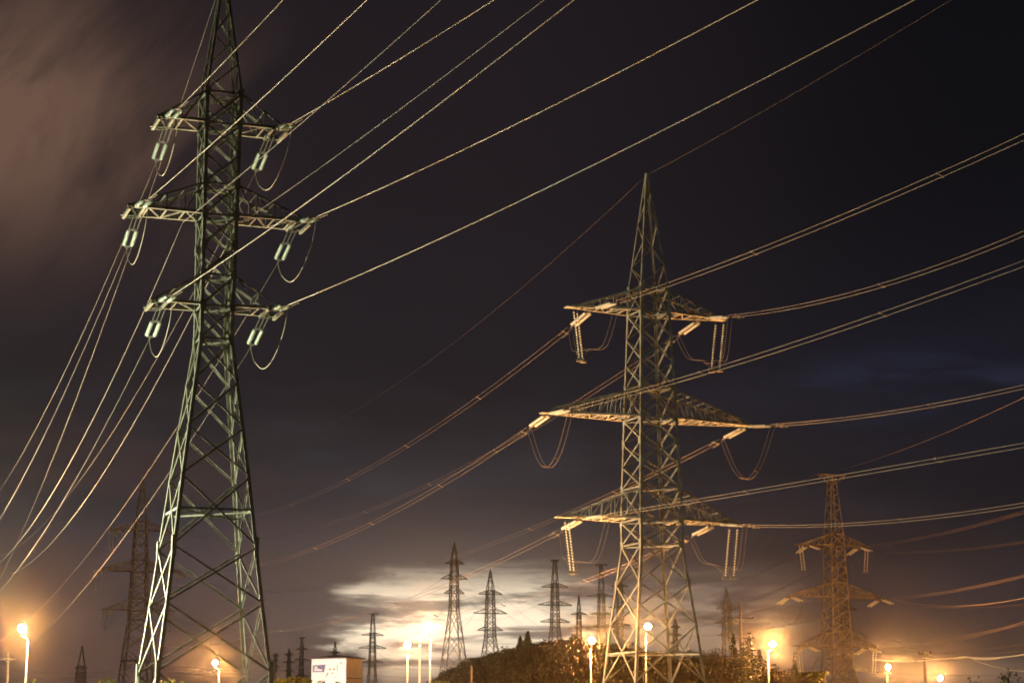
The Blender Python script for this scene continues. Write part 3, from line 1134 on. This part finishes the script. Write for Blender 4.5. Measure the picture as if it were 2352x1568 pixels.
# ---- T topped pylon on the right and the brown pylon on the left
STR_D = string_mesh('insulator_string', 3.3, 9, .20, M['porcelain'], 6)
STR_E = string_mesh('insulator_string', 4.6, 12, .17, M['porcelain'], 6)
frontT = {('upper', -1): [(2352, 1175)], ('upper', 1): [(2352, 1244)], ('middle', -1): [(2352, 1322)], ('middle', 1): [(2352, 1388)],
          ('lower', -1): [(2352, 1430)], ('lower', 1): [(2352, 1478)]}
for base, yaw, spc, nm, ft, tag_ in ((p3, YAWR, T3, 'T topped pylon', True, 'T topped pylon'), (p4, YAWR, T4, 'brown left pylon', False, 'brown left pylon')):
    for (zb, zt, L_, td, th, posts), lvn in zip(spc['arms'], ('upper', 'middle', 'lower')):
        for s in (-1, 1):
            sd = 'left' if s < 0 else 'right'
            x = s * (L_ - (2.0 if lvn != 'middle' else .2))
            for yy, h, wd in ((-.6, head(20), 'front'), (.6, head(20, True), 'back')):
                p = loc_of(base, yaw, x, yy, zb - .1)
                d = Vector((h[0], h[1], -.28)).normalized()
                e = insulators(p, d, STR_D, 3.3, .4, .6, .9, f'small insulator pair on the {wd} of the {lvn} {sd} arm, {nm}', 'insulators on the ' + tag_)
                if wd == 'front':
                    a = e
                else:
                    b = e
            if ft:
                sp = Span(a, head(20), frontT[(lvn, s)], bend=.0011)
                twin(sp, 0, min(sp.tend, 220) * 1.2, .024, M['dullwire'], f'twin conductor from the {lvn} {sd} arm of the {nm} to the right edge', 'twin bundles of the ' + tag_, gap=.45, spacers=(), damp=False)
                sb = Span(b, head(20, True), [(1568 - 60 * (s < 0), {('upper', -1): 1420, ('upper', 1): 1440, ('middle', -1): 1455, ('middle', 1): 1462, ('lower', -1): 1490, ('lower', 1): 1500}[(lvn, s)])], bend=.0006)
                if lvn != 'lower':
                    twin(sb, 0, min(sb.tend * 1.0, 400), .022, M['dullwire'], f'dark conductor from the {lvn} {sd} arm of the {nm} receding left', 'twin bundles of the ' + tag_, gap=.45, spacers=(), damp=False)
            else:
                sp = Span(a, head(20), [(a.x * 0 + (at(0, 0, 1).x and 600 + 40 * (s > 0)), {'upper': 1190, 'middle': 1240, 'lower': 1330}[lvn])], bend=.0008)
            ax = Vector((math.cos(yaw), math.sin(yaw), 0))
            if lvn != 'middle':
                p = loc_of(base, yaw, s * (L_ - .1), 0, zb - .1)
                root = empty('jumper_support_string', p)
                tag(root, f'thin insulator strings hanging from the {lvn} {sd} arm tip, {nm}', 'insulator', 'insulators on the ' + tag_)
                for q in (0, 1):
                    o = link_mesh('insulator_string', STR_E, root)
                    o.location = (-s * .6 * q * ax.x, -s * .6 * q * ax.y, 0)
                    o.rotation_euler = (ax * (-s * .10) + Vector((0, 0, -1))).to_track_quat('-Z', 'Y').to_euler()
                bot = p + Vector((0, 0, -4.7)) - ax * (s * .5)
                pts = [a, a.lerp(bot, .5) - Vector((0, 0, 1.2)), bot, b.lerp(bot, .5) - Vector((0, 0, 1.2)), b]
            else:
                m0 = a.lerp(b, .5) - Vector((0, 0, 3.6))
                pts = [a, a.lerp(m0, .5) - Vector((0, 0, 1.0)), m0, b.lerp(m0, .5) - Vector((0, 0, 1.0)), b]
            loop(pts, .03, M['dullwire'], f'small jumper loop under the {lvn} {sd} arm of the {nm}', 'jumper loops of the ' + tag_, n=16)


# ---- loose far lines, given by where they run and how far off they are
def line(pts, r, m, label, group, sag=.0, name='overhead_cable', n=28):
    """pts: (px, py, depth) - straight runs between them, each sagging"""
    P = [at(*p) for p in pts]
    out = []
    for a, b in zip(P, P[1:]):
        for i in range(n):
            t = i / n
            q = a.lerp(b, t)
            q.z -= sag * 4 * t * (1 - t)
            out.append(q)
    out.append(P[-1])
    mb = MB()
    mb.tube(out, r, 5)
    return tag(mb.build(name, m, smooth=True), label, 'power line', group)


line([(1922, 1080, 362), (2480, 850, 190)], .018, M['oldalu'], 'thin earth wire from the T topped pylon up to the right edge', 'earth wires', 1.0)
line([(1882, 1086, 362), (1560, 1200, 640)], .02, M['dullwire'], 'faint earth wire from the T topped pylon down to the left', 'earth wires', 1.0)
for k, (pts, sg, lb) in enumerate([
    ([(1065, 1295, 480), (1300, 1420, 620)], 1.5, 'faint cable from the upper arm of the pylon by the bright lamps'),
    ([(1071, 1330, 480), (1240, 1452, 620)], 1.5, 'faint cable from the middle arm of the pylon by the bright lamps'),
    ([(1064, 1363, 480), (1200, 1470, 620)], 1.5, 'faint cable from the lower arm of the pylon by the bright lamps'),
    ([(1014, 1330, 480), (800, 1420, 700)], 2.0, 'faint cable running left from the pylon by the bright lamps'),
    ([(1152, 1365, 520), (1310, 1478, 640)], 1.5, 'faint cable from the upper arm of the hill pylon'),
    ([(1164, 1409, 520), (1290, 1490, 640)], 1.5, 'faint cable from the middle arm of the hill pylon'),
    ([(1089, 1410, 520), (1000, 1490, 640)], 1.5, 'faint cable running down left from the hill pylon'),
    ([(1236, 1389, 540), (1075, 1420, 760), (900, 1480, 900)], 2.0, 'faint cable from the middle arm of the flat topped hill pylon'),
]):
    line(pts, .022, M['darksteel'], lb, 'faint distant cables', sg)
for k, (pts, sg, lb) in enumerate([
    ([(-60, 1520, 420), (340, 1526, 420), (840, 1512, 700)], 2.0, 'dark distant cable crossing low behind the left lamp, upper one'),
    ([(-60, 1545, 420), (330, 1532, 420), (900, 1528, 640)], 1.6, 'dark distant cable crossing low behind the left lamp, middle one'),
    ([(-60, 1550, 430), (330, 1540, 430), (840, 1545, 640)], 1.2, 'dark distant cable crossing low behind the left lamp, lower one'),
    ([(560, 1505, 700), (855, 1489, 700), (1010, 1535, 700)], 3.0, 'dark sagging cable over the roof of the white building'),
    ([(825, 1490, 700), (692, 1514, 900), (520, 1512, 900)], 3.0, 'dark cable joining the tiny pylons left of the white building'),
    ([(860, 1548, 520), (1020, 1552, 520)], .6, 'dark low cable right of the white building'),
    ([(1570, 1508, 420), (1890, 1531, 420), (2400, 1545, 420)], 1.0, 'dark low cable passing behind the T topped pylon, upper one'),
    ([(1600, 1536, 420), (2060, 1556, 420), (2400, 1560, 420)], 1.0, 'dark low cable passing behind the T topped pylon, lower one'),
    ([(2010, 1459, 470), (2400, 1405, 300)], 3.2, 'dark cable sagging right from the half hidden pylon, upper one'),
    ([(2000, 1470, 470), (2400, 1488, 300)], 1.8, 'dark cable sagging right from the half hidden pylon, lower one'),
    ([(2050, 1376, 362), (2400, 1362, 250)], 1.4, 'dark cable below the right middle arm of the T topped pylon'),
]):
    line(pts, .035, M['darksteel'], lb, 'dark distant cables', sg)
line([(2124, 1497, 150), (2225, 1509, 120), (2420, 1540, 90)], .03, M['darksteel'], 'dark twisted cable from the wooden pole to the right edge', 'low voltage cables', .3)
line([(2010, 1514, 200), (2215, 1508, 118), (2420, 1488, 80)], .035, M['oldalu'], 'orange lit cable over the lower right lamps', 'low voltage cables', .2)
line([(2300, 1510, 90), (2224, 1509, 118), (2120, 1510, 150)], .02, M['oldalu'], 'short pale cable beside the wooden pole', 'low voltage cables', .1)
line([(605, 1452, 330), (320, 1470, 500)], .04, M['oldalu'], 'pale cable passing low through the legs of the nearest pylon', 'faint distant cables', 2.0)
line([(1000, 1448, 300), (560, 1500, 480)], .02, M['oldalu'], 'faint pale cable left of the bright lamps', 'faint distant cables', 1.0)

# ------------------------------------------------------------------ street lamps
SOD = (1.0, .41, .105)
PALE = (1.0, .52, .20)


def globe(root, c, col, power, rad):
    """the luminous globe of the lamp is the light source"""
    bm = bmesh.new()
    bmesh.ops.create_icosphere(bm, subdivisions=2, radius=rad)
    me = bpy.data.meshes.new('bulb')
    bm.to_mesh(me)
    bm.free()
    m = bpy.data.materials.new('glowing_bulb')
    m.use_nodes = True
    b = m.node_tree.nodes['Principled BSDF']
    b.inputs['Emission Color'].default_value = tuple(col) + (1,)
    b.inputs['Emission Strength'].default_value = power / (4 * math.pi ** 3 * rad * rad)
    me.materials.append(m)
    o = link_mesh('bulb', me, root)
    o.location = c
    return o


def street_lamp(x, y, top, label, power=1.0, arm=(.0, -1.0), reach=1.0, col=SOD, rad=.27, pole_r=.065, lit=True):
    gz = ground_z(x, y)
    a = Vector((arm[0], arm[1], 0)).normalized()
    B = Vector((x, y, gz)) - a * reach
    root = empty('street_lamp', B)
    tag(root, label, 'street lamp', 'street lamps')
    H = top - gz
    mb = MB()
    mb.tube([Vector((0, 0, -.2)), Vector((0, 0, H * .5)), Vector((0, 0, H - .9))], pole_r * 1.25, 10, pole_r * .8)
    mb.lathe([(pole_r * 2.2, -.1), (pole_r * 2.0, .1), (pole_r * 1.5, .9), (pole_r * 1.2, 1.0)], seg=10)
    mb.build('pole', M['lamp_pole'], root, True)
    mb = MB()
    bp = Vector((0, 0, H)) + a * reach
    mb.tube([Vector((0, 0, H - 1.0)), Vector((0, 0, H - .8)) + a * .06, Vector((0, 0, H - .68)) + a * reach * .6, Vector((0, 0, H - .56)) + a * reach, Vector((0, 0, H - rad - .02)) + a * reach], pole_r * .7, 8, pole_r * .6)
    mb.build('bracket_arm', M['lamp_pole'], root, True)
    mb = MB()
    mb.lathe([(.06, -rad - .12), (.11, -rad - .10), (.15, -rad + .02), (.13, -rad + .05)], bp, 10)
    mb.build('lamp_collar', M['lamp_pole'], root, True)
    if lit:
        globe(root, bp, col, LAMP_POWER * power, rad)
    else:
        mb = MB()
        mb.lathe([(.02, .14), (.09, .08), (.12, 0), (.09, -.09), (.02, -.13)], bp, 10)
        mb.build('bulb', M['glass'], root, True)
    return root


def lamp_at(px, py, Y, label, power=1.0, **kw):
    p = at(px, py, Y)
    return street_lamp(p.x, p.y, p.z, label, power, **kw)


lamp_at(50, 1442, 150, 'glowing sodium street lamp at the lower left corner of the view', 1.45, arm=(-1, -.4), reach=.5)
lamp_at(494, 1521, 235, 'glowing street lamp seen between the legs of the nearest pylon', 1.3, arm=(-1, -.4), reach=.5)
lamp_at(936, 1481, 200, 'smaller glowing lamp of the close pair right of the white building', .6, arm=(0, -1), reach=.4, col=PALE)
lamp_at(988, 1438, 165, 'brightest glowing lamp, the taller of the close pair', .85, arm=(0, -1), reach=.4, col=PALE)
lamp_at(1359, 1470, 195, 'glowing lamp in front of the grassy hill beside the large right pylon', 1.2, arm=(.2, -1), reach=.4)
lamp_at(1488, 1438, 190, 'glowing lamp seen between the legs of the large right pylon', 1.3, arm=(.4, -1), reach=.5)
lamp_at(1775, 1478, 222, 'glowing lamp between the conifers and the T topped pylon', 2.0, arm=(1, -.6), reach=.6)
lamp_at(2040, 1531, 285, 'glowing lamp low to the right of the T topped pylon', 1.8, arm=(.3, -1), reach=.4)
lamp_at(2160, 1556, 292, 'glowing lamp at the bottom edge beside the wooden pole', 1.6, arm=(.3, -1), reach=.4)
# lamps added out of view, standing in for unseen lights on pylons, wires, building
WHT = (1.0, .97, .68)
street_lamp(-47, 150, 12.0, 'strong white lamp added outside the picture on the left, lighting both large pylons', 4.2, arm=(1, 0), col=WHT)
street_lamp(-32, 101, 9.5, 'greenish white lamp added outside the picture to light the nearest pylon', 1.3, arm=(-1, 0), col=(1.0, 1.0, .68))
street_lamp(-34.5, 286, 8.5, 'low white lamp added below the picture to light the front of the painted building', .6, arm=(0, 1), col=(1, .88, .76), rad=.25)
street_lamp(14, 42, 9.5, 'warm lamp added outside the picture on the right to light the wires', .07, arm=(1, 0), col=(1, .74, .38))
# unlit one behind the bright pair
u = lamp_at(964, 1482, 175, 'plain pole with a small unlit side lamp between the bright pair', 1.0, lit=False, arm=(0, -1), reach=.1, pole_r=.10)

# ------------------------------------------------------------------ wooden poles


def pole(px, top, Y, label, arms=(), r=.13, m='wood'):
    p = at(px, top, Y)
    gz = ground_z(p.x, p.y)
    root = empty('utility_pole', (p.x, p.y, gz))
    tag(root, label, 'utility pole', 'utility poles')
    mb = MB()
    H = p.z - gz
    mb.tube([Vector((0, 0, -.3)), Vector((0, 0, H * .5)), Vector((0, 0, H))], r * 1.3, 9, r * .85)
    mb.build('shaft', M[m], root, True)
    for dz, L_ in arms:
        mb = MB()
        mb.bar(Vector((-L_, -.1, H - dz)), Vector((L_, -.1, H - dz)), .12)
        for s in (-1, 1):
            mb.lathe([(.03, 0), (.07, .05), (.08, .12), (.05, .2), (.02, .22)], Vector((s * L_ * .9, -.1, H - dz + .06)), 8)
            mb.bar(Vector((s * L_ * .55, -.1, H - dz)), Vector((0, -.1, H - dz - L_ * .55)), .05)
        mb.build('crossbar', M[m], root)
    return root


pole(1700, 1386, 280, 'tall wooden pole with two crossbars behind the conifers', ((2.0, 1.9), (4.8, 1.9)), .2)
pt_ = pole(2123, 1494, 150, 'wooden utility pole with a hook bracket, right of the T topped pylon', ((.25, .5),), .12)
mb = MB()
H_ = at(2123, 1494, 150).z
mb.tube([Vector((-.1, -.12, H_ - .6)), Vector((-.75, -.12, H_ - .75)), Vector((-.95, -.12, H_ - .35)), Vector((-.9, -.12, H_ - .15))], .03, 6)
mb.build('hook_bracket', M['fitting'], pt_, True)
pole(1083, 1528, 190, 'short slim pole in front of the left foot of the hill', (), .09)
pole(20, 1498, 185, 'slender pole just left of the lower left lamp', ((.6, .7),), .12)



# ------------------------------------------------------------------ painted building


def building():
    Cn = at(795, 1511, 300)
    root = empty('painted_building', (Cn.x, Cn.y, 0))
    tag(root, 'white building with a mural and dark roof at the bottom edge', 'building')
    H = Cn.z
    u = Vector((-5.5, 3.2, 0)).normalized()        # along the white front, to the left
    v = Vector((.50, .87, 0)).normalized()         # along the ochre side, to the back
    LU, LV = 6.4, 4.4

    def P(a, b, z):
        return u * a + v * b + Vector((0, 0, z))

    def slab(mb, a0, a1, b0, b1, z0, z1):
        A = [P(a0, b0, z0), P(a1, b0, z0), P(a1, b1, z0), P(a0, b1, z0)]
        B = [P(a0, b0, z1), P(a1, b0, z1), P(a1, b1, z1), P(a0, b1, z1)]
        mb.prism(None, None, A, B)
    mb = MB()
    slab(mb, .002, LU, .002, .3, -.5, H)
    mb.build('front_wall', M['wall'], root)
    mb = MB()
    slab(mb, .0, .3, .302, LV, -.5, H)
    mb.build('side_wall', M['wall_side'], root)
    mb = MB()
    slab(mb, .302, LU, .302, LV, -.5, H - .02)
    mb.build('back_wall', M['wall'], root)
    mb = MB()
    e = .35
    lo = [P(-e, -e, H + .02), P(LU + e, -e, H + .02), P(LU + e, LV + e, H + .02), P(-e, LV + e, H + .02)]
    hi = [P(LU * .40, LV * .45, H + .62), P(LU * .55, LV * .45, H + .62), P(LU * .55, LV * .55, H + .62), P(LU * .40, LV * .55, H + .62)]
    fa = [p + Vector((0, 0, .16)) for p in lo]
    mb.prism(None, None, lo, fa, True)
    mb.prism(None, None, fa, hi, True)
    mb.build('roof', M['roof'], root)
    # mural: panels and brush marks on the front and a thin band on the side

    def mark(m, name, pts, b=-.02, th=.02):
        mb = MB()
        A = [P(a, b - th, z) for a, z in pts]
        B = [P(a, b, z) for a, z in pts]
        mb.prism(None, None, A, B)
        return mb.build(name, m, root)
    k = LU / 800.0               # the front is about 800 zoomed units wide
    def q(px, py):               # zoomed photo units -> along the wall from the near corner, height
        return ((1355 - px) * k, H - (py - 790) * k * .84)
    mark(M['picture'], 'mural_picture', [q(582, 1085), q(850, 1085), q(885, 915), q(582, 930)], -.005)
    mark(M['picture_pale'], 'mural_picture', [q(620, 1060), q(820, 1060), q(800, 1030), q(700, 1000), q(690, 950), q(640, 960)], -.03)
    mark(M['picture'], 'mural_picture', [q(715, 1010), q(830, 1015), q(835, 960), q(760, 965)], -.055)
    for pts in ([(975, 1050), (1000, 1045), (1010, 1010), (985, 1000), (970, 1020)], [(1070, 1045), (1105, 1035), (1108, 1005), (1080, 1000), (1060, 1025)],
                [(925, 1150), (945, 1145), (948, 1100), (930, 1095)], [(1035, 1130), (1060, 1130), (1055, 1090), (1040, 1085)],
                [(885, 1190), (905, 1185), (940, 1120), (925, 1115)], [(1115, 1215), (1140, 1210), (1140, 1185), (1118, 1185)],
                [(1215, 900), (1265, 890), (1255, 870), (1225, 868)], [(1150, 1060), (1165, 1055), (1165, 920), (1155, 920)]):
        mark(M['ink'], 'mural_figure', [q(*p) for p in pts], -.005)
    mb = MB()
    slab(mb, -.04, -.002, .1, LV - .2, H - 3.0, H - 2.86)
    mb.build('side_band', M['ink'], root)
    mb = MB()
    slab(mb, -.05, -.002, LV - .12, LV - .02, 0, H - .1)
    mb.build('downpipe', M['lamp_pole'], root)


building()

# ------------------------------------------------------------------ vegetation


def spruce(px, top, base, Y, label, wid=1.0, lean=0.0, dens=1.0):
    p = at(px, base, Y)
    gz = ground_z(p.x, p.y)
    H = at(px, top, Y).z - gz
    Rr = wid
    root = empty('spruce_tree', (p.x, p.y, gz))
    tag(root, label, 'tree', 'conifers on the hill')
    mb = MB()
    mb.tube([Vector((0, 0, -.3)), Vector((lean * .3, 0, H * .5)), Vector((lean, 0, H * .97))], .03 * H * .5 + .05, 7, .02)
    mb.build('trunk', M['bark'], root, True)
    mb = MB()
    rr = random.Random(int(px * 13 + top))
    z = H * .06
    while z < H * .985:
        t = z / H
        rad = Rr * (1 - t) ** .85 * (.75 + .5 * rr.random())
        nb_ = max(4, int(7 + 6 * (1 - t)))
        for b in range(nb_):
            if rr.random() < .12:
                continue
            an = rr.random() * 6.283
            L_ = rad * (.6 + .55 * rr.random())
            d = Vector((math.cos(an), math.sin(an), -.25 - .25 * rr.random()))
            c0 = Vector((lean * t, 0, z + .1 * rr.random()))
            ns_ = max(3, int(5 * dens))
            for s in range(ns_):
                f = (s + .5 + .4 * rr.random()) / ns_
                c = c0 + d * (L_ * f)
                sz = (.10 + .16 * Rr * (1 - t * .7)) * (1.1 - .4 * f)
                for w in range(2):
                    q = Vector((rr.uniform(-1, 1), rr.uniform(-1, 1), rr.uniform(-.9, .3))).normalized()
                    e = Vector((rr.uniform(-1, 1), rr.uniform(-1, 1), rr.uniform(-.5, .5))).normalized()
                    mb.tri(c - e * sz * .5, c + e * sz * .5, c + q * sz * 1.5)
        z += H * (.030 + .018 * rr.random())
    mb.build('crown', M['needle'], root)
    return root


spruce(1195, 1459, 1499, 276, 'thin dark spruce, left one of the two thin spruces on the hill', 1.1)
spruce(1212, 1447, 1500, 275, 'taller dark spruce, right one of the two thin spruces on the hill', 1.5)
spruce(1318, 1455, 1505, 268, 'broad bushy conifer left of the lamp in front of the hill', 1.9)
spruce(1303, 1470, 1500, 270, 'low bushy conifer beside the broad conifer by the hill lamp', 1.3)
spruce(1686, 1455, 1545, 272, 'narrow dark conifer directly behind the pale slim pylon', 1.3)
spruce(1707, 1474, 1550, 262, 'short conifer between the pale pylon and the broad orange conifer', 1.7)
spruce(1723, 1452, 1562, 252, 'broad orange lit conifer left of the lamp by the T topped pylon', 2.3)
spruce(1745, 1490, 1565, 256, 'low conifer on the right flank of the orange lit conifer', 2.0)
spruce(1826, 1505, 1552, 262, 'small ragged tree between lamp and T topped pylon', .9)


def leafy(px, top, base, Y, wid, label, m='leaf', n=420, group='bushes and young trees', sparse=1.0, name='young_tree', leaf=.16):
    p = at(px, min(base, 1600), Y)
    gz = ground_z(p.x, p.y)
    H = at(px, top, Y).z - gz
    root = empty(name, (p.x, p.y, gz))
    tag(root, label, 'tree', group)
    rr = random.Random(int(px * 7 + Y))
    mb = MB()
    cb = MB()
    mb.tube([Vector((0, 0, -.2)), Vector((.1, 0, H * .5)), Vector((0, 0, H * .9))], .05 + .012 * H, 7, .015)
    tips = []
    nl = 11
    for b in range(nl):
        z0 = H * (.3 + .62 * b / nl)
        an = b * 2.4 + rr.random()
        L_ = wid * (.55 + .5 * rr.random()) * (1.05 - .75 * (b / nl) ** 2)
        a = Vector((.1 * (1 - abs(z0 / H - .5) * 2), 0, z0))
        e = a + Vector((math.cos(an) * L_, math.sin(an) * L_, L_ * (.5 + .5 * rr.random())))
        e.z = min(e.z, H * .99)
        mb.tube([a, a.lerp(e, .5) + Vector((0, 0, .08)), e], .025 + .003 * H, 5, .008)
        for s in range(4):
            tips.append((a.lerp(e, .45 + .2 * s), wid * .30))
    tips.append((Vector((0, 0, H * .93)), wid * .25))
    for i in range(n):
        c, r_ = tips[rr.randrange(len(tips))]
        q = c + Vector((rr.gauss(0, 1), rr.gauss(0, 1), rr.gauss(0, .9))) * r_ * .62 * sparse
        if q.z > H * 1.02:
            continue
        u = Vector((rr.uniform(-1, 1), rr.uniform(-1, 1), rr.uniform(-1, 1))).normalized() * leaf * (.7 + .6 * rr.random())
        w = u.cross(Vector((rr.uniform(-1, 1), rr.uniform(-1, 1), rr.uniform(-1, 1)))).normalized() * leaf * .6
        cb.quad(q - u, q + w, q + u, q - w)
    mb.build('trunk', M['bark'], root, True)
    cb.build('crown', M[m], root)
    return root


for i, (px, top, Y, wid, lb) in enumerate([
    (79, 1550, 120, .35, 'small pointed shrub top right of the lower left lamp pole'),
    (232, 1549, 140, .8, 'dull rounded tree top left of the nearest pylon foot'),
    (257, 1551, 125, .4, 'bright green pointed tree top beside the nearest pylon foot'),
    (385, 1556, 170, 1.3, 'dark low bush between the left feet of the nearest pylon'),
    (415, 1561, 175, 1.2, 'dark low bush inside the legs of the nearest pylon'),
    (643, 1560, 260, 1.8, 'dark bush left of the white building, farthest of the three'),
    (672, 1556, 262, 1.7, 'dark bush left of the white building, middle of the three'),
    (696, 1557, 265, 1.5, 'dark bush left of the white building, nearest to its wall'),
    (735, 1563, 240, 1.4, 'yellow green shrub in front of the mural, left one'),
    (776, 1561, 238, .9, 'yellow green shrub in front of the mural, right one'),
    (1002, 1564, 250, 1.6, 'bush at the left foot of the hill below the bright lamp'),
    (1845, 1545, 285, 2.2, 'low bush left of the T topped pylon foot'),
    (1875, 1543, 285, 2.2, 'low bush touching the T topped pylon foot'),
    (2235, 1540, 95, .55, 'wispy green tree at the lower right beside the last lamp'),
    (2318, 1512, 85, .6, 'taller wispy green tree in the lower right corner'),
]):
    leafy(px, top, 1600, Y, wid, lb, n=520 if Y > 110 else 260, sparse=1.0 if i < 13 else 1.5, leaf=(.10 if Y > 110 else .02) + .0006 * Y)


for i, (px, top, Y, wid, where) in enumerate([
    (1052, 1533, 284, 1.3, 'lowest at its left foot'), (1092, 1512, 286, 1.1, 'below the dark left shoulder pylon'), (1140, 1499, 286, 1.2, 'right of the left shoulder pylon'),
    (1168, 1490, 288, 1.0, 'left of the two thin spruces'), (1236, 1478, 287, 1.2, 'right of the two thin spruces'), (1262, 1474, 288, 1.1, 'at the left foot of the flat topped hill pylon'),
    (1287, 1470, 288, 1.0, 'at the right foot of the flat topped hill pylon'), (1345, 1474, 287, 1.3, 'just left of the hill lamp'), (1372, 1480, 286, 1.2, 'just right of the hill lamp'),
    (1425, 1488, 288, 1.2, 'inside the left legs of the large right pylon'), (1510, 1503, 287, 1.4, 'inside the right legs of the large right pylon'), (1572, 1512, 287, 1.3, 'touching the right leg of the large right pylon'),
    (1612, 1513, 287, 1.5, 'right of the large right pylon'), (1650, 1512, 288, 1.2, 'left of the pale slim pylon'),
]):
    leafy(px, top, 1600, Y, wid, 'dark bush on the hill crest ' + where, m='needle', n=300, group='bushes along the hill crest', name='hill_bush', leaf=.22)


def scrub():
    mb = MB()
    rr = random.Random(3)
    k = 0
    while k < 15000:
        px = rr.uniform(960, 1900)
        y = 216 + 78 * math.sqrt(rr.random())
        x = (px - 1176) / FPX * y * .985
        z = ground_z(x, y)
        if z < .5:
            k += 1
            continue
        big = .35 + .55 * max(0, hsh(x * 3.1, y * 2.7)) + .25 * rr.random()
        if rr.random() < .02:
            big *= 1.7
        for s in range(3):
            b = Vector((x + rr.uniform(-.3, .3), y + rr.uniform(-.3, .3), z - .05))
            t = b + Vector((rr.uniform(-.35, .35), rr.uniform(-.35, .35), big * (.6 + .6 * rr.random())))
            d = Vector((rr.uniform(-1, 1), rr.uniform(-1, 1), 0)).normalized() * (.06 + .08 * rr.random())
            mb.tri(b - d, b + d, t)
        k += 1
    o = mb.build('dry_grass', M['dry'])
    tag(o, 'dry orange lit grass and scrub covering the hill slope', 'grass', kind='stuff')


scrub()


def shrubs():
    mb = MB()
    rr = random.Random(11)
    for k in range(420):
        px = rr.uniform(1000, 1880)
        y = 222 + 68 * rr.random()
        x = (px - 1176) / FPX * y * .985
        z = ground_z(x, y)
        if z < 1.0:
            continue
        r_ = rr.uniform(.35, .95)
        hgt = r_ * rr.uniform(1.0, 2.2)
        for i in range(46):
            q = Vector((x + rr.gauss(0, .45) * r_, y + rr.gauss(0, .45) * r_, z + hgt * rr.random() ** .8))
            u = Vector((rr.uniform(-1, 1), rr.uniform(-1, 1), rr.uniform(-.6, 1))).normalized() * .15
            w = u.cross(Vector((rr.uniform(-1, 1), rr.uniform(-1, 1), rr.uniform(-1, 1)))).normalized() * .10
            mb.quad(q - u, q + w, q + u, q - w)
    tag(mb.build('low_shrubs', M['needle']), 'low dark shrubs scattered over the hill slope', 'shrubs', kind='stuff')


shrubs()

# ------------------------------------------------------------------ night haze that catches the lamp light
HAZE = 0.00008
mb = MB()
mb.box(Vector((0, 350, 40)), 1600, 1500, 84)
hm = bpy.data.materials.new('night_haze')
hm.use_nodes = True
ht = hm.node_tree
for n in list(ht.nodes):
    ht.nodes.remove(n)
pv = nd(ht, 'ShaderNodeVolumePrincipled')
pv.inputs['Color'].default_value = (.95, .92, .90, 1)
pv.inputs['Density'].default_value = HAZE
pv.inputs['Anisotropy'].default_value = 0.985
oo = nd(ht, 'ShaderNodeOutputMaterial')
ht.links.new(pv.outputs[0], oo.inputs['Volume'])
tag(mb.build('haze', hm), 'thin night haze', 'haze', kind='stuff')
